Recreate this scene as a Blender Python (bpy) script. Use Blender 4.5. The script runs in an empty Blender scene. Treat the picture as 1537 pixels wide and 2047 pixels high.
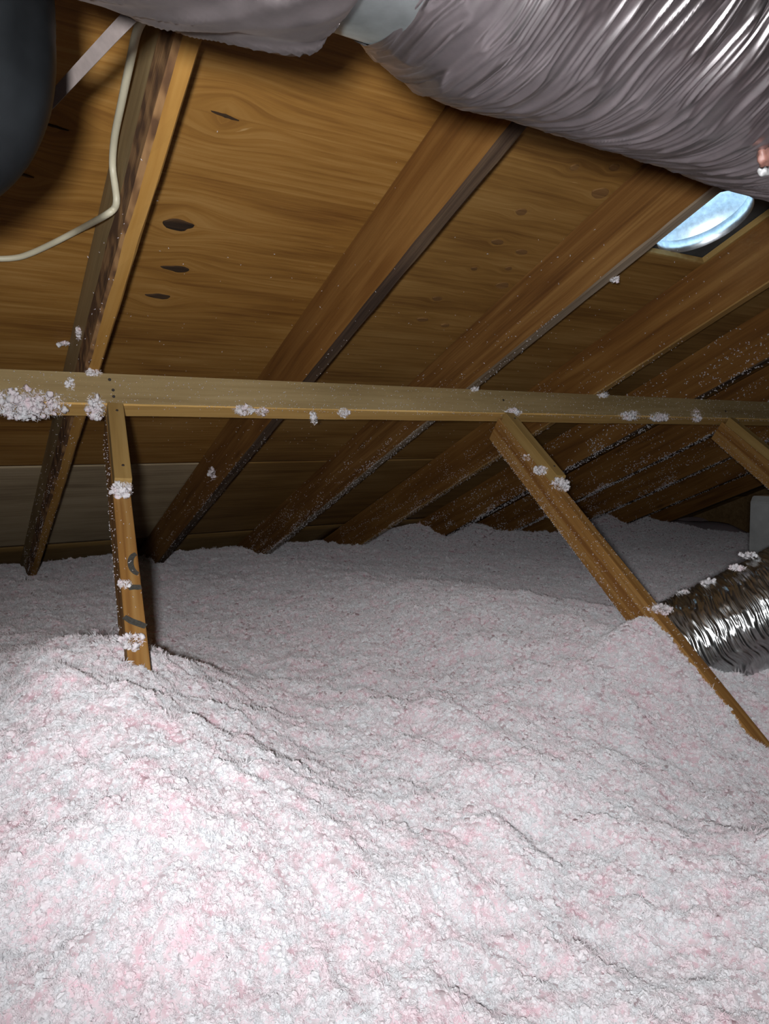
import bpy, bmesh, math, random
import numpy as np
from mathutils import Vector, Matrix

random.seed(7)
RNG = np.random.default_rng(11)
sc = bpy.context.scene
COL = sc.collection

# ------------------------------------------------------------------ camera
# World: X along the purlin, Y towards the eave, Z up; the camera is the origin.
FPX, IW, IH = 1449.0, 1537.0, 2047.0
PITCH = math.radians(22.6)                       # roof pitch (5 in 12)
CA, SA = math.cos(PITCH), math.sin(PITCH)
EX = np.array([0.85650012, -0.05266838, 0.51345261])
EY = np.array([-0.51600925, -0.06440917, 0.85415801])
EZ = np.array([-0.01191607, -0.99653274, -0.08234383])
RM = np.stack([EX, EY, EZ])                      # camera(x right, y down, z fwd) -> world

cam_d = bpy.data.cameras.new('camera')
cam_d.sensor_fit = 'VERTICAL'
cam_d.sensor_height = 36.0
cam_d.lens = FPX / IH * 36.0
cam_d.clip_start = 0.02
cam_d.clip_end = 60
cam = bpy.data.objects.new('camera', cam_d)
COL.objects.link(cam)
cx, cy, cz = RM[:, 0], -RM[:, 1], -RM[:, 2]
cam.matrix_world = Matrix(((cx[0], cy[0], cz[0], 0), (cx[1], cy[1], cz[1], 0), (cx[2], cy[2], cz[2], 0), (0, 0, 0, 1)))
sc.camera = cam

# ------------------------------------------------------------------ world (daylight outside, enters only by the roof vent)
w = bpy.data.worlds.new('daylight')
sc.world = w
w.use_nodes = True
bg = w.node_tree.nodes['Background']
bg.inputs[0].default_value = (0.56, 0.80, 1.0, 1)
bg.inputs[1].default_value = 60.0
w.cycles.sampling_method = 'NONE'

# ------------------------------------------------------------------ the hand lamp beside the camera
ld = bpy.data.lights.new('hand_lamp', 'SPOT')
ld.energy = 143
ld.color = (0.985, 0.985, 1.0)
ld.shadow_soft_size = 0.022
ld.spot_size = math.radians(160)
ld.spot_blend = 1.0
lamp = bpy.data.objects.new('hand_lamp', ld)
COL.objects.link(lamp)
lamp.location = (-0.066, -0.045, 0.006)
aim = Vector((0.60, 0.74, 0.36)).normalized()
lamp.rotation_euler = aim.to_track_quat('-Z', 'Y').to_euler()

# ------------------------------------------------------------------ colour management
sc.view_settings.view_transform = 'Standard'
sc.view_settings.look = 'None'
sc.view_settings.exposure = 0.0
sc.view_settings.gamma = 1.0
sc.view_settings.use_curve_mapping = False
sc.cycles.use_denoising = True
sc.cycles.denoiser = 'OPENIMAGEDENOISE'
sc.cycles.denoising_input_passes = 'RGB_ALBEDO_NORMAL'
sc.cycles.max_bounces = 5
sc.cycles.diffuse_bounces = 4
sc.cycles.glossy_bounces = 3
sc.cycles.transmission_bounces = 2
sc.cycles.use_adaptive_sampling = True
sc.cycles.adaptive_threshold = 0.1
sc.cycles.adaptive_min_samples = 14
sc.cycles.sample_clamp_indirect = 6.0

# ------------------------------------------------------------------ helpers
def ray(px, py):
    return RM @ np.array([px - IW / 2, py - IH / 2, FPX])

def roof_pt(px, py, n):
    """slope-frame point (X, s, n) where the sight line meets the plane at height n under the deck frame"""
    d = ray(px, py)
    k = n / (d[1] * SA + d[2] * CA)
    P = d * k
    return np.array([P[0], P[1] * CA - P[2] * SA, n])

def s2w(p):
    return np.array([p[0], p[1] * CA + p[2] * SA, -p[1] * SA + p[2] * CA])

def hash3(ix, iy, iz):
    h = (ix * 374761393 + iy * 668265263 + iz * 2147483647 + 1013904223) & 0xFFFFFFFF
    h = ((h ^ (h >> 13)) * 1274126177) & 0xFFFFFFFF
    return ((h ^ (h >> 16)) & 0xFFFF) / 65535.0 * 2 - 1

def vnoise(x, y, z=0.0):
    x = np.asarray(x, float); y = np.asarray(y, float); z = np.asarray(z, float) + np.zeros_like(x)
    xi, yi, zi = np.floor(x).astype(np.int64), np.floor(y).astype(np.int64), np.floor(z).astype(np.int64)
    fx, fy, fz = x - xi, y - yi, z - zi
    fx, fy, fz = [t * t * t * (t * (t * 6 - 15) + 10) for t in (fx, fy, fz)]
    r = 0
    for a in (0, 1):
        for b in (0, 1):
            for c in (0, 1):
                r = r + hash3(xi + a, yi + b, zi + c) * (fx if a else 1 - fx) * (fy if b else 1 - fy) * (fz if c else 1 - fz)
    return r

def link(name, me, mats=(), parent=None):
    o = bpy.data.objects.new(name, me)
    COL.objects.link(o)
    for m in (mats if isinstance(mats, (list, tuple)) else (mats,)):
        me.materials.append(m)
    if parent is not None:
        o.parent = parent
    return o

def tag(o, label=None, cat=None, group=None, kind=None):
    if label: o['label'] = label
    if cat: o['category'] = cat
    if group: o['group'] = group
    if kind: o['kind'] = kind
    return o

def empty(name, loc=(0, 0, 0), rot=(0, 0, 0)):
    o = bpy.data.objects.new(name, None)
    o.empty_display_size = 0.1
    COL.objects.link(o)
    o.location = loc
    o.rotation_euler = rot
    return o

def mesh_np(name, verts, faces, smooth=False):
    me = bpy.data.meshes.new(name)
    verts = np.asarray(verts, np.float32); 
    if isinstance(faces, np.ndarray):
        k = faces.shape[1]
        me.vertices.add(len(verts)); me.vertices.foreach_set('co', verts.ravel())
        me.loops.add(faces.size); me.loops.foreach_set('vertex_index', faces.ravel().astype(np.int32))
        me.polygons.add(len(faces))
        me.polygons.foreach_set('loop_start', np.arange(0, faces.size, k, dtype=np.int32))
        me.update(calc_edges=True)
    else:
        me.from_pydata(verts.tolist(), [], faces)
    if smooth:
        me.polygons.foreach_set('use_smooth', np.ones(len(me.polygons), bool))
    me.update()
    return me

def box_bm(x0, x1, y0, y1, z0, z1, bevel=0.0, segs=1):
    bm = bmesh.new()
    bmesh.ops.create_cube(bm, size=1)
    for v in bm.verts:
        v.co = Vector(((x0 + x1) / 2 + v.co.x * (x1 - x0), (y0 + y1) / 2 + v.co.y * (y1 - y0), (z0 + z1) / 2 + v.co.z * (z1 - z0)))
    if bevel:
        bmesh.ops.bevel(bm, geom=bm.edges[:], offset=bevel, segments=segs, affect='EDGES', profile=0.5)
    return bm

def bm_obj(name, bm, mats, parent=None):
    me = bpy.data.meshes.new(name)
    bm.normal_update()
    bm.to_mesh(me); bm.free()
    return link(name, me, mats, parent)

def grid_faces(nu, nv, wrap_u=False):
    """faces of an nu x nv vertex grid, index = i*nv + j"""
    iu = np.arange(nu if wrap_u else nu - 1); jv = np.arange(nv - 1)
    I, J = np.meshgrid(iu, jv, indexing='ij')
    I2 = (I + 1) % nu
    return np.stack([I * nv + J, I2 * nv + J, I2 * nv + J + 1, I * nv + J + 1], -1).reshape(-1, 4)

# ------------------------------------------------------------------ materials
def new_mat(name):
    m = bpy.data.materials.new(name)
    m.use_nodes = True
    nt = m.node_tree
    b = nt.nodes['Principled BSDF']
    return m, nt, b

def N(nt, t, **kw):
    n = nt.nodes.new(t)
    for k, v in kw.items():
        if k.startswith('i_'):
            key = k[2:]
            n.inputs[int(key) if key.isdigit() else key].default_value = v
        else:
            setattr(n, k, v)
    return n

def ramp(nt, stops, interp='LINEAR'):
    r = nt.nodes.new('ShaderNodeValToRGB')
    r.color_ramp.interpolation = interp
    e = r.color_ramp.elements
    while len(e) < len(stops):
        e.new(0.5)
    for i, (p, c) in enumerate(stops):
        e[i].position = p
        e[i].color = (*c, 1) if len(c) == 3 else c
    return r

def mixc(nt, fac, a, b, blend='MIX'):
    m = nt.nodes.new('ShaderNodeMix'); m.data_type = 'RGBA'; m.blend_type = blend
    for s, v in ((0, fac), (6, a), (7, b)):
        if isinstance(v, (int, float)): m.inputs[s].default_value = v
        elif isinstance(v, tuple): m.inputs[s].default_value = (*v, 1) if len(v) == 3 else v
        else: nt.links.new(v, m.inputs[s])
    return m.outputs[2]

def mathn(nt, op, a, b=None, c=None):
    m = nt.nodes.new('ShaderNodeMath'); m.operation = op
    for i, v in enumerate((a, b, c)):
        if v is None: continue
        if isinstance(v, (int, float)): m.inputs[i].default_value = v
        else: nt.links.new(v, m.inputs[i])
    return m.outputs[0]

def wood(name, dark, mid, light, axis='Y', rough=0.75, grain=1.0, bump=0.12, attr=None, knots=True, blotch=0.35, fine=70, tone=0.55, al=1.0):
    """sawn timber: streaks along one axis, soft blotches, knots; colours only vary by grain"""
    m, nt, b = new_mat(name)
    L = nt.links.new
    dark, mid, light = [tuple(c * tone for c in q) for q in (dark, mid, light)]
    if attr:
        src = N(nt, 'ShaderNodeAttribute', attribute_name=attr).outputs['Vector']
    else:
        src = N(nt, 'ShaderNodeTexCoord').outputs['Object']
    st = {'X': (1, 1, 1), 'Y': (1, 1, 1)}
    along, acr = 1.1, 1.0
    def mapped(sa, sx):
        mp = N(nt, 'ShaderNodeMapping')
        L(src, mp.inputs[0])
        s = {'X': (sa, sx, sx), 'Y': (sx, sa, sx)}[axis]
        mp.inputs['Scale'].default_value = s
        return mp.outputs[0]
    # random offset per object
    n1 = N(nt, 'ShaderNodeTexNoise', i_Scale=1.0, i_Detail=2.0, i_Roughness=0.62, i_Distortion=0.6)
    L(mapped(1.3 * al, 16 * grain), n1.inputs['Vector'])
    n2 = N(nt, 'ShaderNodeTexNoise', i_Scale=1.0, i_Detail=2.0, i_Roughness=0.7)
    L(mapped(3.0, fine), n2.inputs['Vector'])
    n3 = N(nt, 'ShaderNodeTexNoise', i_Scale=1.0, i_Detail=1.0, i_Roughness=0.55)
    L(mapped(2.2 * al, 3.5 * max(1.0, al * 0.7)), n3.inputs['Vector'])
    v = mathn(nt, 'MULTIPLY_ADD', n2.outputs[0], 0.38, mathn(nt, 'MULTIPLY', n1.outputs[0], 0.62))
    v = mathn(nt, 'MULTIPLY_ADD', mathn(nt, 'SUBTRACT', n3.outputs[0], 0.5), blotch, v)
    r = ramp(nt, [(0.34, dark), (0.5, mid), (0.68, light)])
    L(v, r.inputs[0])
    col = r.outputs[0]
    if knots:
        vo = N(nt, 'ShaderNodeTexVoronoi', i_Scale=1.0); vo.feature = 'F1'
        L(mapped(2.6, 7.5), vo.inputs['Vector'])
        kr = ramp(nt, [(0.05, (1, 1, 1)), (0.13, (0, 0, 0))])
        L(vo.outputs['Distance'], kr.inputs[0])
        col = mixc(nt, mathn(nt, 'MULTIPLY', kr.outputs[0], 0.55), col, tuple(c * 0.45 for c in dark))
    L(col, b.inputs['Base Color'])
    b.inputs['Roughness'].default_value = rough
    b.inputs['Specular IOR Level'].default_value = 0.25
    bp = N(nt, 'ShaderNodeBump', i_Strength=bump, i_Distance=0.004)
    L(n2.outputs[0], bp.inputs['Height'])
    L(bp.outputs[0], b.inputs['Normal'])
    return m

M = {}
# plywood: 'grain' attribute carries grain coordinates bent round the knots, 'tint' picks the veneer
def plywood():
    m, nt, b = new_mat('plywood_veneer')
    L = nt.links.new
    g = N(nt, 'ShaderNodeAttribute', attribute_name='grain').outputs['Vector']
    t = N(nt, 'ShaderNodeAttribute', attribute_name='tint').outputs['Fac']
    def mapped(sx, sy):
        mp = N(nt, 'ShaderNodeMapping'); L(g, mp.inputs[0]); mp.inputs['Scale'].default_value = (sx, sy, 1); return mp.outputs[0]
    n1 = N(nt, 'ShaderNodeTexNoise', i_Scale=1.0, i_Detail=2.0, i_Roughness=0.6, i_Distortion=1.1)
    L(mapped(1.1, 9), n1.inputs['Vector'])
    n2 = N(nt, 'ShaderNodeTexNoise', i_Scale=1.0, i_Detail=2.0, i_Roughness=0.72)
    L(mapped(4.5, 95), n2.inputs['Vector'])
    n3 = N(nt, 'ShaderNodeTexNoise', i_Scale=1.0, i_Detail=1.0, i_Roughness=0.5)
    L(mapped(1.7, 2.6), n3.inputs['Vector'])
    # sharper dark growth-ring lines
    wv = N(nt, 'ShaderNodeTexWave', i_Scale=1.0, i_Distortion=3.2, i_Detail=1.0); wv.bands_direction = 'Y'; wv.wave_profile = 'SAW'
    wv.inputs['Detail Scale'].default_value = 1.2
    L(mapped(1.0, 11), wv.inputs['Vector'])
    v = mathn(nt, 'MULTIPLY_ADD', n2.outputs[0], 0.42, mathn(nt, 'MULTIPLY', n1.outputs[0], 0.52))
    v = mathn(nt, 'MULTIPLY_ADD', mathn(nt, 'SUBTRACT', wv.outputs['Fac'], 0.5), 0.085, v)
    v = mathn(nt, 'MULTIPLY_ADD', mathn(nt, 'SUBTRACT', n3.outputs[0], 0.5), 0.42, v)
    warm = ramp(nt, [(0.28, (0.138, 0.058, 0.011)), (0.47, (0.235, 0.114, 0.024)), (0.68, (0.318, 0.176, 0.052))])
    grey = ramp(nt, [(0.30, (0.254, 0.189, 0.114)), (0.47, (0.376, 0.291, 0.179)), (0.68, (0.470, 0.376, 0.245))])
    brown = ramp(nt, [(0.30, (0.118, 0.066, 0.020)), (0.47, (0.188, 0.112, 0.036)), (0.68, (0.253, 0.162, 0.061))])
    for r_ in (warm, grey, brown): L(v, r_.inputs[0])
    c = mixc(nt, mathn(nt, 'MAXIMUM', mathn(nt, 'MULTIPLY', t, -1.0), 0.0), warm.outputs[0], brown.outputs[0])
    c = mixc(nt, mathn(nt, 'MAXIMUM', t, 0.0), c, grey.outputs[0])
    # pale splinter flecks along the grain
    n4 = N(nt, 'ShaderNodeTexNoise', i_Scale=1.0, i_Detail=2.0, i_Roughness=0.5); L(mapped(13, 210), n4.inputs['Vector'])
    fr = ramp(nt, [(0.735, (0, 0, 0)), (0.80, (1, 1, 1))]); L(n4.outputs[0], fr.inputs[0])
    c = mixc(nt, mathn(nt, 'MULTIPLY', fr.outputs[0], 0.6), c, (0.52, 0.36, 0.17))
    L(c, b.inputs['Base Color'])
    b.inputs['Roughness'].default_value = 0.62
    b.inputs['Specular IOR Level'].default_value = 0.3
    bp = N(nt, 'ShaderNodeBump', i_Strength=0.14, i_Distance=0.003); L(n2.outputs[0], bp.inputs['Height']); L(bp.outputs[0], b.inputs['Normal'])
    return m
M['ply'] = plywood()
M['rafter'] = wood('rafter_wood', (0.19, 0.075, 0.016), (0.29, 0.125, 0.026), (0.40, 0.195, 0.05), 'Y', grain=0.9, blotch=0.3)
M['rafter2'] = wood('rafter_wood_streaky', (0.17, 0.068, 0.016), (0.28, 0.125, 0.030), (0.42, 0.215, 0.062), 'Y', grain=1.4, blotch=0.2, fine=110, knots=True)
M['rafter_olive'] = wood('rafter_wood_olive', (0.36, 0.245, 0.11), (0.46, 0.325, 0.15), (0.56, 0.41, 0.20), 'Y', grain=0.7, knots=False)
M['bark'] = wood('waney_bark', (0.17, 0.085, 0.04), (0.30, 0.155, 0.065), (0.47, 0.26, 0.11), 'Y', grain=1.5, bump=0.8, blotch=1.5, knots=False, rough=0.9, fine=45, al=9.0)
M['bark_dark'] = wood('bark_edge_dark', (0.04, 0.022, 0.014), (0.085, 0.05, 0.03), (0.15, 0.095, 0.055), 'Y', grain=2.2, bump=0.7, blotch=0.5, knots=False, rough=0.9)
M['edge_orange'] = wood('fresh_edge_wood', (0.42, 0.20, 0.04), (0.56, 0.29, 0.065), (0.66, 0.38, 0.11), 'Y', grain=0.9, knots=False, blotch=0.2)
M['edge_tan'] = wood('tan_edge_wood', (0.34, 0.18, 0.05), (0.46, 0.26, 0.08), (0.56, 0.34, 0.12), 'Y', grain=0.9, knots=False, blotch=0.2)
M['edge_grey'] = wood('weathered_edge_wood', (0.16, 0.11, 0.07), (0.28, 0.21, 0.14), (0.40, 0.31, 0.22), 'Y', grain=1.6, knots=False, bump=0.4)
M['purlin'] = wood('purlin_face_wood', (0.36, 0.25, 0.11), (0.46, 0.335, 0.155), (0.56, 0.425, 0.215), 'X', grain=1.0, blotch=0.25, fine=90, knots=False)
M['purlin_edge'] = wood('purlin_edge_wood', (0.50, 0.29, 0.085), (0.60, 0.37, 0.12), (0.68, 0.45, 0.17), 'X', grain=1.0, blotch=0.2, knots=False, tone=0.92)
M['brace'] = wood('brace_wood', (0.31, 0.13, 0.03), (0.47, 0.235, 0.062), (0.60, 0.36, 0.13), 'Y', grain=3.2, fine=60, blotch=0.15, bump=0.2, knots=False)
M['scab'] = wood('scab_wood', (0.44, 0.27, 0.085), (0.56, 0.36, 0.12), (0.66, 0.45, 0.18), 'Y', grain=0.9, blotch=0.15, knots=False)
M['knot'] = wood('knot_wood', (0.02, 0.012, 0.007), (0.055, 0.03, 0.014), (0.12, 0.062, 0.026), 'X', grain=3, knots=False, rough=0.9, blotch=0.6)
M['knot_soft'] = wood('sound_knot_wood', (0.17, 0.085, 0.026), (0.25, 0.125, 0.04), (0.34, 0.18, 0.06), 'X', grain=3, knots=False, rough=0.85)
M['plainwood'] = wood('rough_wood', (0.26, 0.15, 0.06), (0.36, 0.22, 0.09), (0.46, 0.30, 0.14), 'X', grain=1, knots=False)

def simple(name, col, rough=0.6, metal=0.0, noise=0.0, nscale=30, bump=0.0):
    m, nt, b = new_mat(name)
    b.inputs['Roughness'].default_value = rough
    b.inputs['Metallic'].default_value = metal
    tc = N(nt, 'ShaderNodeTexCoord')
    n = N(nt, 'ShaderNodeTexNoise', i_Scale=nscale, i_Detail=4.0, i_Roughness=0.6)
    nt.links.new(tc.outputs['Object'], n.inputs['Vector'])
    lo = tuple(max(0, c * (1 - noise)) for c in col); hi = tuple(min(1, c * (1 + noise)) for c in col)
    r = ramp(nt, [(0.3, lo), (0.7, hi)])
    nt.links.new(n.outputs[0], r.inputs[0]); nt.links.new(r.outputs[0], b.inputs['Base Color'])
    if bump:
        bp = N(nt, 'ShaderNodeBump', i_Strength=bump, i_Distance=0.003)
        nt.links.new(n.outputs[0], bp.inputs['Height']); nt.links.new(bp.outputs[0], b.inputs['Normal'])
    return m
M['foil'] = simple('wrinkled_foil', (0.44, 0.41, 0.42), 0.31, 1.0, 0.12, 40)
M['foil_bright'] = simple('bright_foil', (0.56, 0.58, 0.575), 0.28, 1.0, 0.15, 60)
M['foil_dull'] = simple('dull_foil', (0.26, 0.235, 0.235), 0.42, 1.0, 0.2, 30)
M['galv'] = simple('galvanised_sheet', (0.46, 0.52, 0.52), 0.40, 1.0, 0.25, 22)
M['galv_light'] = simple('pale_sheet_metal', (0.26, 0.27, 0.27), 0.4, 0.5, 0.2, 14)
M['black_jacket'] = simple('black_duct_jacket', (0.0035, 0.004, 0.0045), 0.45, 0.0, 0.5, 9)
M['black_jacket'].node_tree.nodes['Principled BSDF'].inputs['Specular IOR Level'].default_value = 0.13
M['strap'] = simple('grey_strap', (0.13, 0.108, 0.10), 0.7, 0.0, 0.15, 60)
M['cable'] = simple('cream_cable_sheath', (0.42, 0.39, 0.285), 0.5, 0.0, 0.06, 30)
M['nail'] = simple('nail_steel', (0.06, 0.05, 0.045), 0.6, 0.6, 0.2, 60)
M['ink'] = simple('marker_ink', (0.045, 0.042, 0.035), 0.85, 0.0, 0.4, 220)
M['flange'] = simple('dark_flange', (0.035, 0.04, 0.045), 0.7, 0.0, 0.3, 20)
M['vent_metal'] = simple('vent_metal', (0.72, 0.78, 0.82), 0.42, 1.0, 0.22, 55)
M['tape'] = simple('pinkish_tape', (0.10, 0.045, 0.034), 0.6, 0.0, 0.35, 60)
M['mastic'] = simple('white_mastic', (0.20, 0.20, 0.20), 0.5, 0.0, 0.1, 60, 0.3)
M['drywall'] = simple('ceiling_board', (0.5, 0.48, 0.45), 0.9, 0.0, 0.1, 5)

def fluff_mat(name, stops):
    m, nt, b = new_mat(name)
    L = nt.links.new
    out = nt.nodes['Material Output']
    g = N(nt, 'ShaderNodeNewGeometry').outputs['Position']
    n1 = N(nt, 'ShaderNodeTexNoise', i_Scale=13.0, i_Detail=2.0, i_Roughness=0.6); L(g, n1.inputs['Vector'])
    n2 = N(nt, 'ShaderNodeTexNoise', i_Scale=60.0, i_Detail=1.0, i_Roughness=0.6); L(g, n2.inputs['Vector'])
    v = mathn(nt, 'MULTIPLY_ADD', n2.outputs[0], 0.55, mathn(nt, 'MULTIPLY', n1.outputs[0], 0.45))
    r = ramp(nt, stops)
    L(v, r.inputs[0])
    d = N(nt, 'ShaderNodeBsdfDiffuse'); t = N(nt, 'ShaderNodeBsdfTranslucent'); mx = N(nt, 'ShaderNodeMixShader', i_0=0.45)
    L(r.outputs[0], d.inputs[0]); L(r.outputs[0], t.inputs[0])
    L(d.outputs[0], mx.inputs[1]); L(t.outputs[0], mx.inputs[2]); L(mx.outputs[0], out.inputs['Surface'])
    return m
M['fluff'] = fluff_mat('pink_glass_wool', [(0.36, (0.90, 0.91, 0.93)), (0.50, (0.92, 0.89, 0.91)), (0.68, (0.94, 0.80, 0.84))])
M['fluff_deep'] = fluff_mat('deep_pink_glass_wool', [(0.36, (0.92, 0.84, 0.87)), (0.50, (0.93, 0.78, 0.82)), (0.66, (0.95, 0.66, 0.73))])

# ------------------------------------------------------------------ roof frame constants (slope frame: X, s down the slope, n out of the roof)
DECK = 1.143          # inside of the deck
RH = 0.184            # rafter depth
RW = 0.038
RX0, RSP = 0.311, 0.61
ROT = (-PITCH, 0, 0)
S_RIDGE, S_EAVE = -1.56, 4.85
XMIN, XMAX = -2.6, 6.4

# ------------------------------------------------------------------ roof deck: plywood sheets
ceiling = tag(empty('ceiling', (0, 0, 0), ROT), 'plywood roof deck sloping down over the attic', None, None, 'structure')
KN = [  # (X, s, half length, half width, kind)   dark loose knots, then sound round knots
    (0.486, 1.377, 0.034, 0.018, 'd'), (0.524, 1.539, 0.024, 0.012, 'd'), (0.507, 1.664, 0.023, 0.010, 'd'),
    (1.320, 1.131, 0.017, 0.012, 's'), (1.334, 1.253, 0.020, 0.010, 's'), (1.440, 1.275, 0.020, 0.011, 's'),
    (1.340, 1.374, 0.011, 0.008, 's'), (1.451, 1.351, 0.012, 0.008, 's'), (1.490, 1.431, 0.024, 0.016, 's'),
    (1.312, 1.533, 0.017, 0.010, 's'), (1.331, 1.649, 0.020, 0.010, 's'), (1.433, 1.669, 0.016, 0.009, 's'),
    (1.349, 0.960, 0.012, 0.010, 's'), (1.459, 0.931, 0.014, 0.011, 's'), (1.495, 1.015, 0.026, 0.018, 's'),
    (0.497, 1.049, 0.030, 0.003, 'c'), (0.20, 1.16, 0.030, 0.002, 'c'), (0.16, 1.30, 0.02, 0.003, 'c')]
HOLE = (1.795, 2.139, 0.86, 1.175)

def sheet(x0, x1, s0, s1, tint, res, hole=None):
    g = 0.0012
    x0 += g; x1 -= g; s0 += g; s1 -= g
    xs = np.linspace(x0, x1, max(2, int((x1 - x0) / res) + 1)); ss = np.linspace(s0, s1, max(2, int((s1 - s0) / res) + 1))
    if hole:
        xs = np.unique(np.sort(np.r_[xs[(abs(xs - hole[0]) > res / 3) & (abs(xs - hole[1]) > res / 3)], hole[0], hole[1]]))
        ss = np.unique(np.sort(np.r_[ss[(abs(ss - hole[2]) > res / 3) & (abs(ss - hole[3]) > res / 3)], hole[2], hole[3]]))
    X, S = np.meshgrid(xs, ss, indexing='ij')
    warp = 0.0012 * vnoise(X * 2.2, S * 2.2, 5.0)
    V = np.stack([X, S, DECK + warp + 0.0012], -1).reshape(-1, 3)
    F = grid_faces(len(xs), len(ss))
    if hole:
        c = V[F].mean(1)
        F = F[~((c[:, 0] > hole[0]) & (c[:, 0] < hole[1]) & (c[:, 1] > hole[2]) & (c[:, 1] < hole[3]))]
    me = mesh_np('plywood_sheet', V, F[:, ::-1].copy(), True)
    gx = X.ravel().copy(); gs = S.ravel().copy()
    bx, bs = gx.copy(), gs.copy()
    for (kx, ks, a, w_, kd) in KN:
        R = {'d': 0.085, 's': 0.03, 'c': 0.07}[kd]
        dx, ds = (gx - kx), (gs - ks)
        q = np.exp(-(dx / (R * 1.7)) ** 2) * np.exp(-(ds / R) ** 2)
        bs -= ds * q * 0.92
        bs += 0.25 * np.abs(dx) * q * np.sign(ds)
    off = (x0 * 3.17 + s0 * 1.3)
    at = me.attributes.new('grain', 'FLOAT_VECTOR', 'POINT')
    at.data.foreach_set('vector', np.stack([bx + off, bs + off * 0.7, np.zeros_like(bx)], -1).astype(np.float32).ravel())
    at = me.attributes.new('tint', 'FLOAT', 'POINT')
    at.data.foreach_set('value', np.full(len(bx), tint, np.float32))
    o = link('plywood_sheet', me, M['ply'], ceiling)
    md = o.modifiers.new('thickness', 'SOLIDIFY'); md.thickness = 0.0127; md.offset = -1 
    return o
# rows of sheets, end joints hidden over the rafters
J = lambda k: RX0 + RSP * k + RW / 2
SEAM, SEAM2 = 2.842, 3.925
sheets = {}
for (ka, kb, tu, tl) in ((-5, -3, 0, 0.3), (-3, -1, 0, 0.5), (-1, 1, 0.0, 1.0), (1, 3, -0.35, -0.6), (3, 5, -0.7, -0.8), (5, 7, -0.6, -0.7), (7, 10, -0.6, -0.8)):
    fine = 0.010 if ka in (-1, 1) else 0.03
    x0 = J(ka) if ka > -5 else XMIN - 0.1
    x1 = J(kb) if kb < 10 else XMAX + 0.1
    sheets[ka] = sheet(x0, x1, 0.40, SEAM, tu, fine, HOLE if ka == 1 else None)
    sheet(x0, x1, SEAM, SEAM2, tl, 0.025 if ka in (-1, 1) else 0.05)
    sheet(x0, x1, SEAM2, S_EAVE, -1.0, 0.1)
    sheet(x0, x1, S_RIDGE, 0.40, tu, 0.1)

# unseen felt added to block sky light at sheet seams; open round the vent
fl = (1.967 - 0.24, 1.967 + 0.26, 1.042 - 0.26, 1.042 + 0.22)
bmf = bmesh.new()
for (a, b_, c, d_) in ((XMIN - .1, XMAX + .1, S_RIDGE - .03, fl[2]), (XMIN - .1, XMAX + .1, fl[3], S_EAVE + .02), (XMIN - .1, fl[0], fl[2], fl[3]), (fl[1], XMAX + .1, fl[2], fl[3])):
    vs = [[bmf.verts.new((x_, y_, z_)) for x_, y_ in ((a, c), (b_, c), (b_, d_), (a, d_))] for z_ in (DECK + 0.0155, DECK + 0.019)]
    bmf.faces.new(vs[0][::-1]); bmf.faces.new(vs[1])
    for q in range(4): bmf.faces.new((vs[0][q], vs[0][(q + 1) % 4], vs[1][(q + 1) % 4], vs[1][q]))
bm_obj('felt_light_block', bmf, M['flange'], ceiling)

# knots, cracks: thin raised pieces of the veneer
def blob_outline(a, b, n=22, rough=0.18, seed=0, tail=0.0):
    rr = np.random.default_rng(seed)
    t = np.linspace(0, 2 * np.pi, n, endpoint=False)
    r = 1 + rough * (rr.random(n) - 0.5) * 2
    r = (r + np.roll(r, 1) * 0.6 + np.roll(r, -1) * 0.6) / 2.2
    x = np.cos(t) * a * r; y = np.sin(t) * b * r
    x = np.where(x < 0, x * (1 + tail * np.exp(-(y / (0.5 * b)) ** 2)), x)
    return np.stack([x, y], -1)
def flat_piece(name, pts, z0, th, mat, parent, dome=0.0):
    n = len(pts)
    bm = bmesh.new()
    lo = [bm.verts.new((p[0], p[1], z0)) for p in pts]
    hi = [bm.verts.new((p[0] * 0.93 + pts[:, 0].mean() * 0.07, p[1] * 0.93 + pts[:, 1].mean() * 0.07, z0 - th)) for p in pts]
    for i in range(n):
        bm.faces.new((lo[i], hi[i], hi[(i + 1) % n], lo[(i + 1) % n]))
    bm.faces.new(lo); bm.faces.new(hi[::-1])
    bmesh.ops.recalc_face_normals(bm, faces=bm.faces[:])
    return bm_obj(name, bm, mat, parent)
for i, (kx, ks, a, b_, kd) in enumerate(KN):
    sh = sheets[-1] if kx < J(1) else sheets[1]
    if kd == 'c':
        t = np.linspace(-1, 1, 9)
        up = np.stack([kx + t * a, ks + 0.12 * t * a + b_ * (1 - t ** 2) * (0.6 + 0.7 * np.random.default_rng(i).random(9))], -1)
        dn = np.stack([kx + t * a, ks + 0.12 * t * a - b_ * (1 - t ** 2) * (0.6 + 0.7 * np.random.default_rng(i + 50).random(9))], -1)[::-1][1:-1]
        pts = np.r_[up, dn]
        o = flat_piece('crack', pts, DECK + 0.002, 0.0032, M['knot'], sh)
    else:
        pts = blob_outline(a, b_, 24, 0.25 if kd == 'd' else 0.12, i, 0.9 if kd == 'd' and i else 0.15) + np.array([kx, ks])
        o = flat_piece('knot', pts, DECK + 0.002, 0.0034, M['knot'] if kd == 'd' else M['knot_soft'], sh)

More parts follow.
